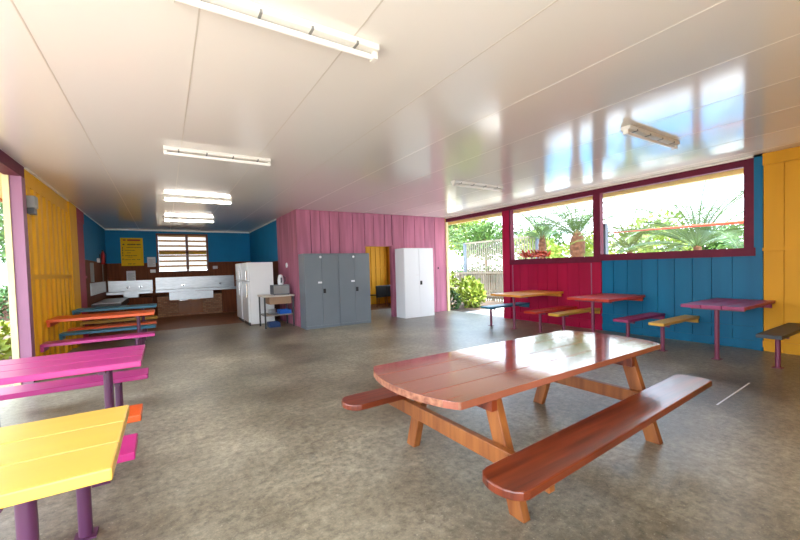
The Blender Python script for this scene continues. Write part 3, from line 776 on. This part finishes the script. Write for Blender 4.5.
GP = 'palms outside the right wall'
palm('pineapple_palm', 'palm with fat pineapple trunk outside the middle window', (10.9, 6.95, -.13), 2.35, .135, 24, 2.1, M_palm, GP, True, .9, 1.05)
palm('pineapple_palm', 'slimmer palm with narrow trunk at left of the middle window', (11.2, 8.45, -.13), 2.4, .08, 24, 2.0, M_palm, GP, True, 1.0, 1.05)
palm('date_palm', 'spreading palm at the right of the large window', (10.9, 3.85, -.13), 1.85, .10, 26, 2.5, M_palm, GP, False, 1.0, 1.0)
palm('date_palm', 'palm with narrow upright fronds at the left of the large window', (11.0, 5.45, -.13), 1.8, .09, 22, 1.75, M_palm2, GP, False, 1.1, 1.05)
palm('date_palm', 'palm rising beside the cream post in the open bay', (14.5, 18.6, -.13), 2.6, .18, 24, 2.2, M_palm, GP, True, 1.0)
# bromeliads at sill height
br = thing('bromeliad', 'red leaved plant just outside the middle window sill', 'plant', (8.3, 6.5, -.13))
mb = MB()
for k in range(70):
    a = random.uniform(0, 2*PI); yy = random.uniform(-.38, .38); L = random.uniform(.2, .34)
    p = Vector((random.uniform(-.1, .1), yy, 1.74)); d = Vector((math.cos(a)*.6, math.sin(a)*.6, random.uniform(.3, 1))).normalized()
    s = d.cross(Vector((0, 0, 1))).normalized()*.03
    mb.add([p-s, p+s, p+d*L*.6+s, p+d*L+Vector((0, 0, -.05)), p+d*L*.6-s], [(0, 1, 2, 3, 4)])
mb.build('leaves', M_redleaf, br)
mb = MB()
for yy in (-.3, -.1, .1, .3): mb.tube([(0, yy, 0), (.02, yy, .9), (0, yy, 1.74)], .02, 6)
mb.build('stem', M_trunk, br)
GS = 'shrubs outside the openings'
shrub('shrub', 'lime green shrub in garden bed beside the open bay', (9.35, 10.15, -.06), [((0, 0, .5), (.5, .5, .45)), ((.3, .35, .65), (.45, .45, .4)), ((-.2, -.35, .4), (.4, .4, .35))], 330, .17, M_leaf2, GS)
shrub('shrub', 'dark green low shrub against the cream end post', (8.32, 10.0, -.06), [((0, 0, .3), (.3, .3, .32))], 330, .14, M_leaf3, GS)
shrub('shrub', 'tall yellow green shrub behind the garden bed', (9.7, 12.1, -.06), [((0, 0, .8), (.5, .5, .7))], 450, .18, M_leaf2, GS)
def tree(label, loc, h, rad, n, size, m):
    r = thing('tree', label, 'tree', loc, 0, 'trees outside'); mb = MB()
    for k in range(5):
        leaves(mb, (random.uniform(-.5, .5)*rad, random.uniform(-.5, .5)*rad, h-rad*random.uniform(.3, 1.0)), (rad*.75, rad*.75, rad*.65), n//5, size)
    mb.build('crown', m, r)
    MB().tube([(0, 0, 0), (.05, 0, h*.4), (0, .05, h*.8)], [.16, .12, .05], 8).build('trunk', M_trunk, r)
    return r
tree('leafy light green tree behind the screen by the open bay', (27, 30, -.13), 6.6, 3.0, 2600, .42, M_leaf2)
tree('leafy tree beside the pink wall end, seen in the open bay', (18.5, 26, -.13), 6.2, 2.6, 2600, .38, M_leaf)
tree('dense green tree right behind the batten screen', (20.5, 20.5, -.13), 4.4, 1.9, 2400, .30, M_leaf)
tree('low lime tree to the right behind the batten screen', (22.5, 17.2, -.13), 3.3, 1.5, 2000, .30, M_leaf2)
tree('bushy green tree behind the palms in the middle window', (27, 21, -.13), 4.0, 2.4, 2000, .36, M_leaf)
tree('bushy lime tree behind the fat trunked palm', (26, 15.5, -.13), 3.4, 1.8, 1600, .34, M_leaf2)
tree('yellow green bushy tree behind left part of large window', (25, 11.2, -.13), 3.6, 2.0, 1800, .34, M_leaf2)
tree('pale bushy tree behind centre of large window', (27, 9.0, -.13), 3.2, 1.6, 1500, .34, M_leaf)
tree('bushy tree behind right part of large window', (26, 6.2, -.13), 3.3, 1.8, 1800, .34, M_leaf)
# swimming pool inside the fence
struct('ground', B(19.6, 23, -8, 18, -.13, -.08), M_skirt, 'pale paving on the far side of the pool', 'paving')
struct('ground', B(11.9, 13.2, -8, 15, -.13, -.08), M_skirt, 'pale paving on the near side of the pool', 'paving')
struct('water', B(13.2, 19.6, -8, 15, -.13, -.10), M_water, 'blue water of a swimming pool outside the windows', 'pool')
hb = thing('hedge', 'dark hedge behind the palings and batten screen beyond the open bay', 'hedge', (12.75, 12, -.13)); mb = MB()
for k in range(10): leaves(mb, (0, -2.4+k*.55, .8), (.28, .5, .85), 330, .16)
mb.build('foliage', M_leaf3, hb); B(-.08, .08, -2.5, 2.6, 0, 1.3).build('branches', M_trunk, hb)
# left outdoors
shrub('shrub', 'lime green low shrub outside the left opening', (-2.75, 8.6, -.1), [((0, 0, .35), (.5, .6, .4)), ((-.4, .8, .4), (.5, .6, .42)), ((-.2, 1.8, .35), (.5, .6, .4))], 420, .16, M_leaf2, GS)
hd = thing('hedge', 'clipped dark green hedge outside the left opening', 'hedge', (-5.3, 19, -.1)); mb = MB()
for k in range(14): leaves(mb, (0, -2.6+k*.5, .62), (.6, .5, .62), 300, .15)
mb.build('foliage', M_leaf3, hd); B(-.35, .35, -2.8, 4.2, 0, .9).build('branches', M_trunk, hd)
tag(B(-7.6, -7.4, 14, 34, -.13, 2.3).build('garden_wall', M_renderwall), 'white rendered wall behind the hedge at far left', 'wall')
tree('grey green tree above the white wall at far left', (-9.5, 29, -.13), 7.5, 3.2, 3200, .34, M_leaf)
tree('dark green tree beyond the white wall at far left', (-8.8, 36, -.13), 7.0, 3.2, 2600, .36, M_leaf3)
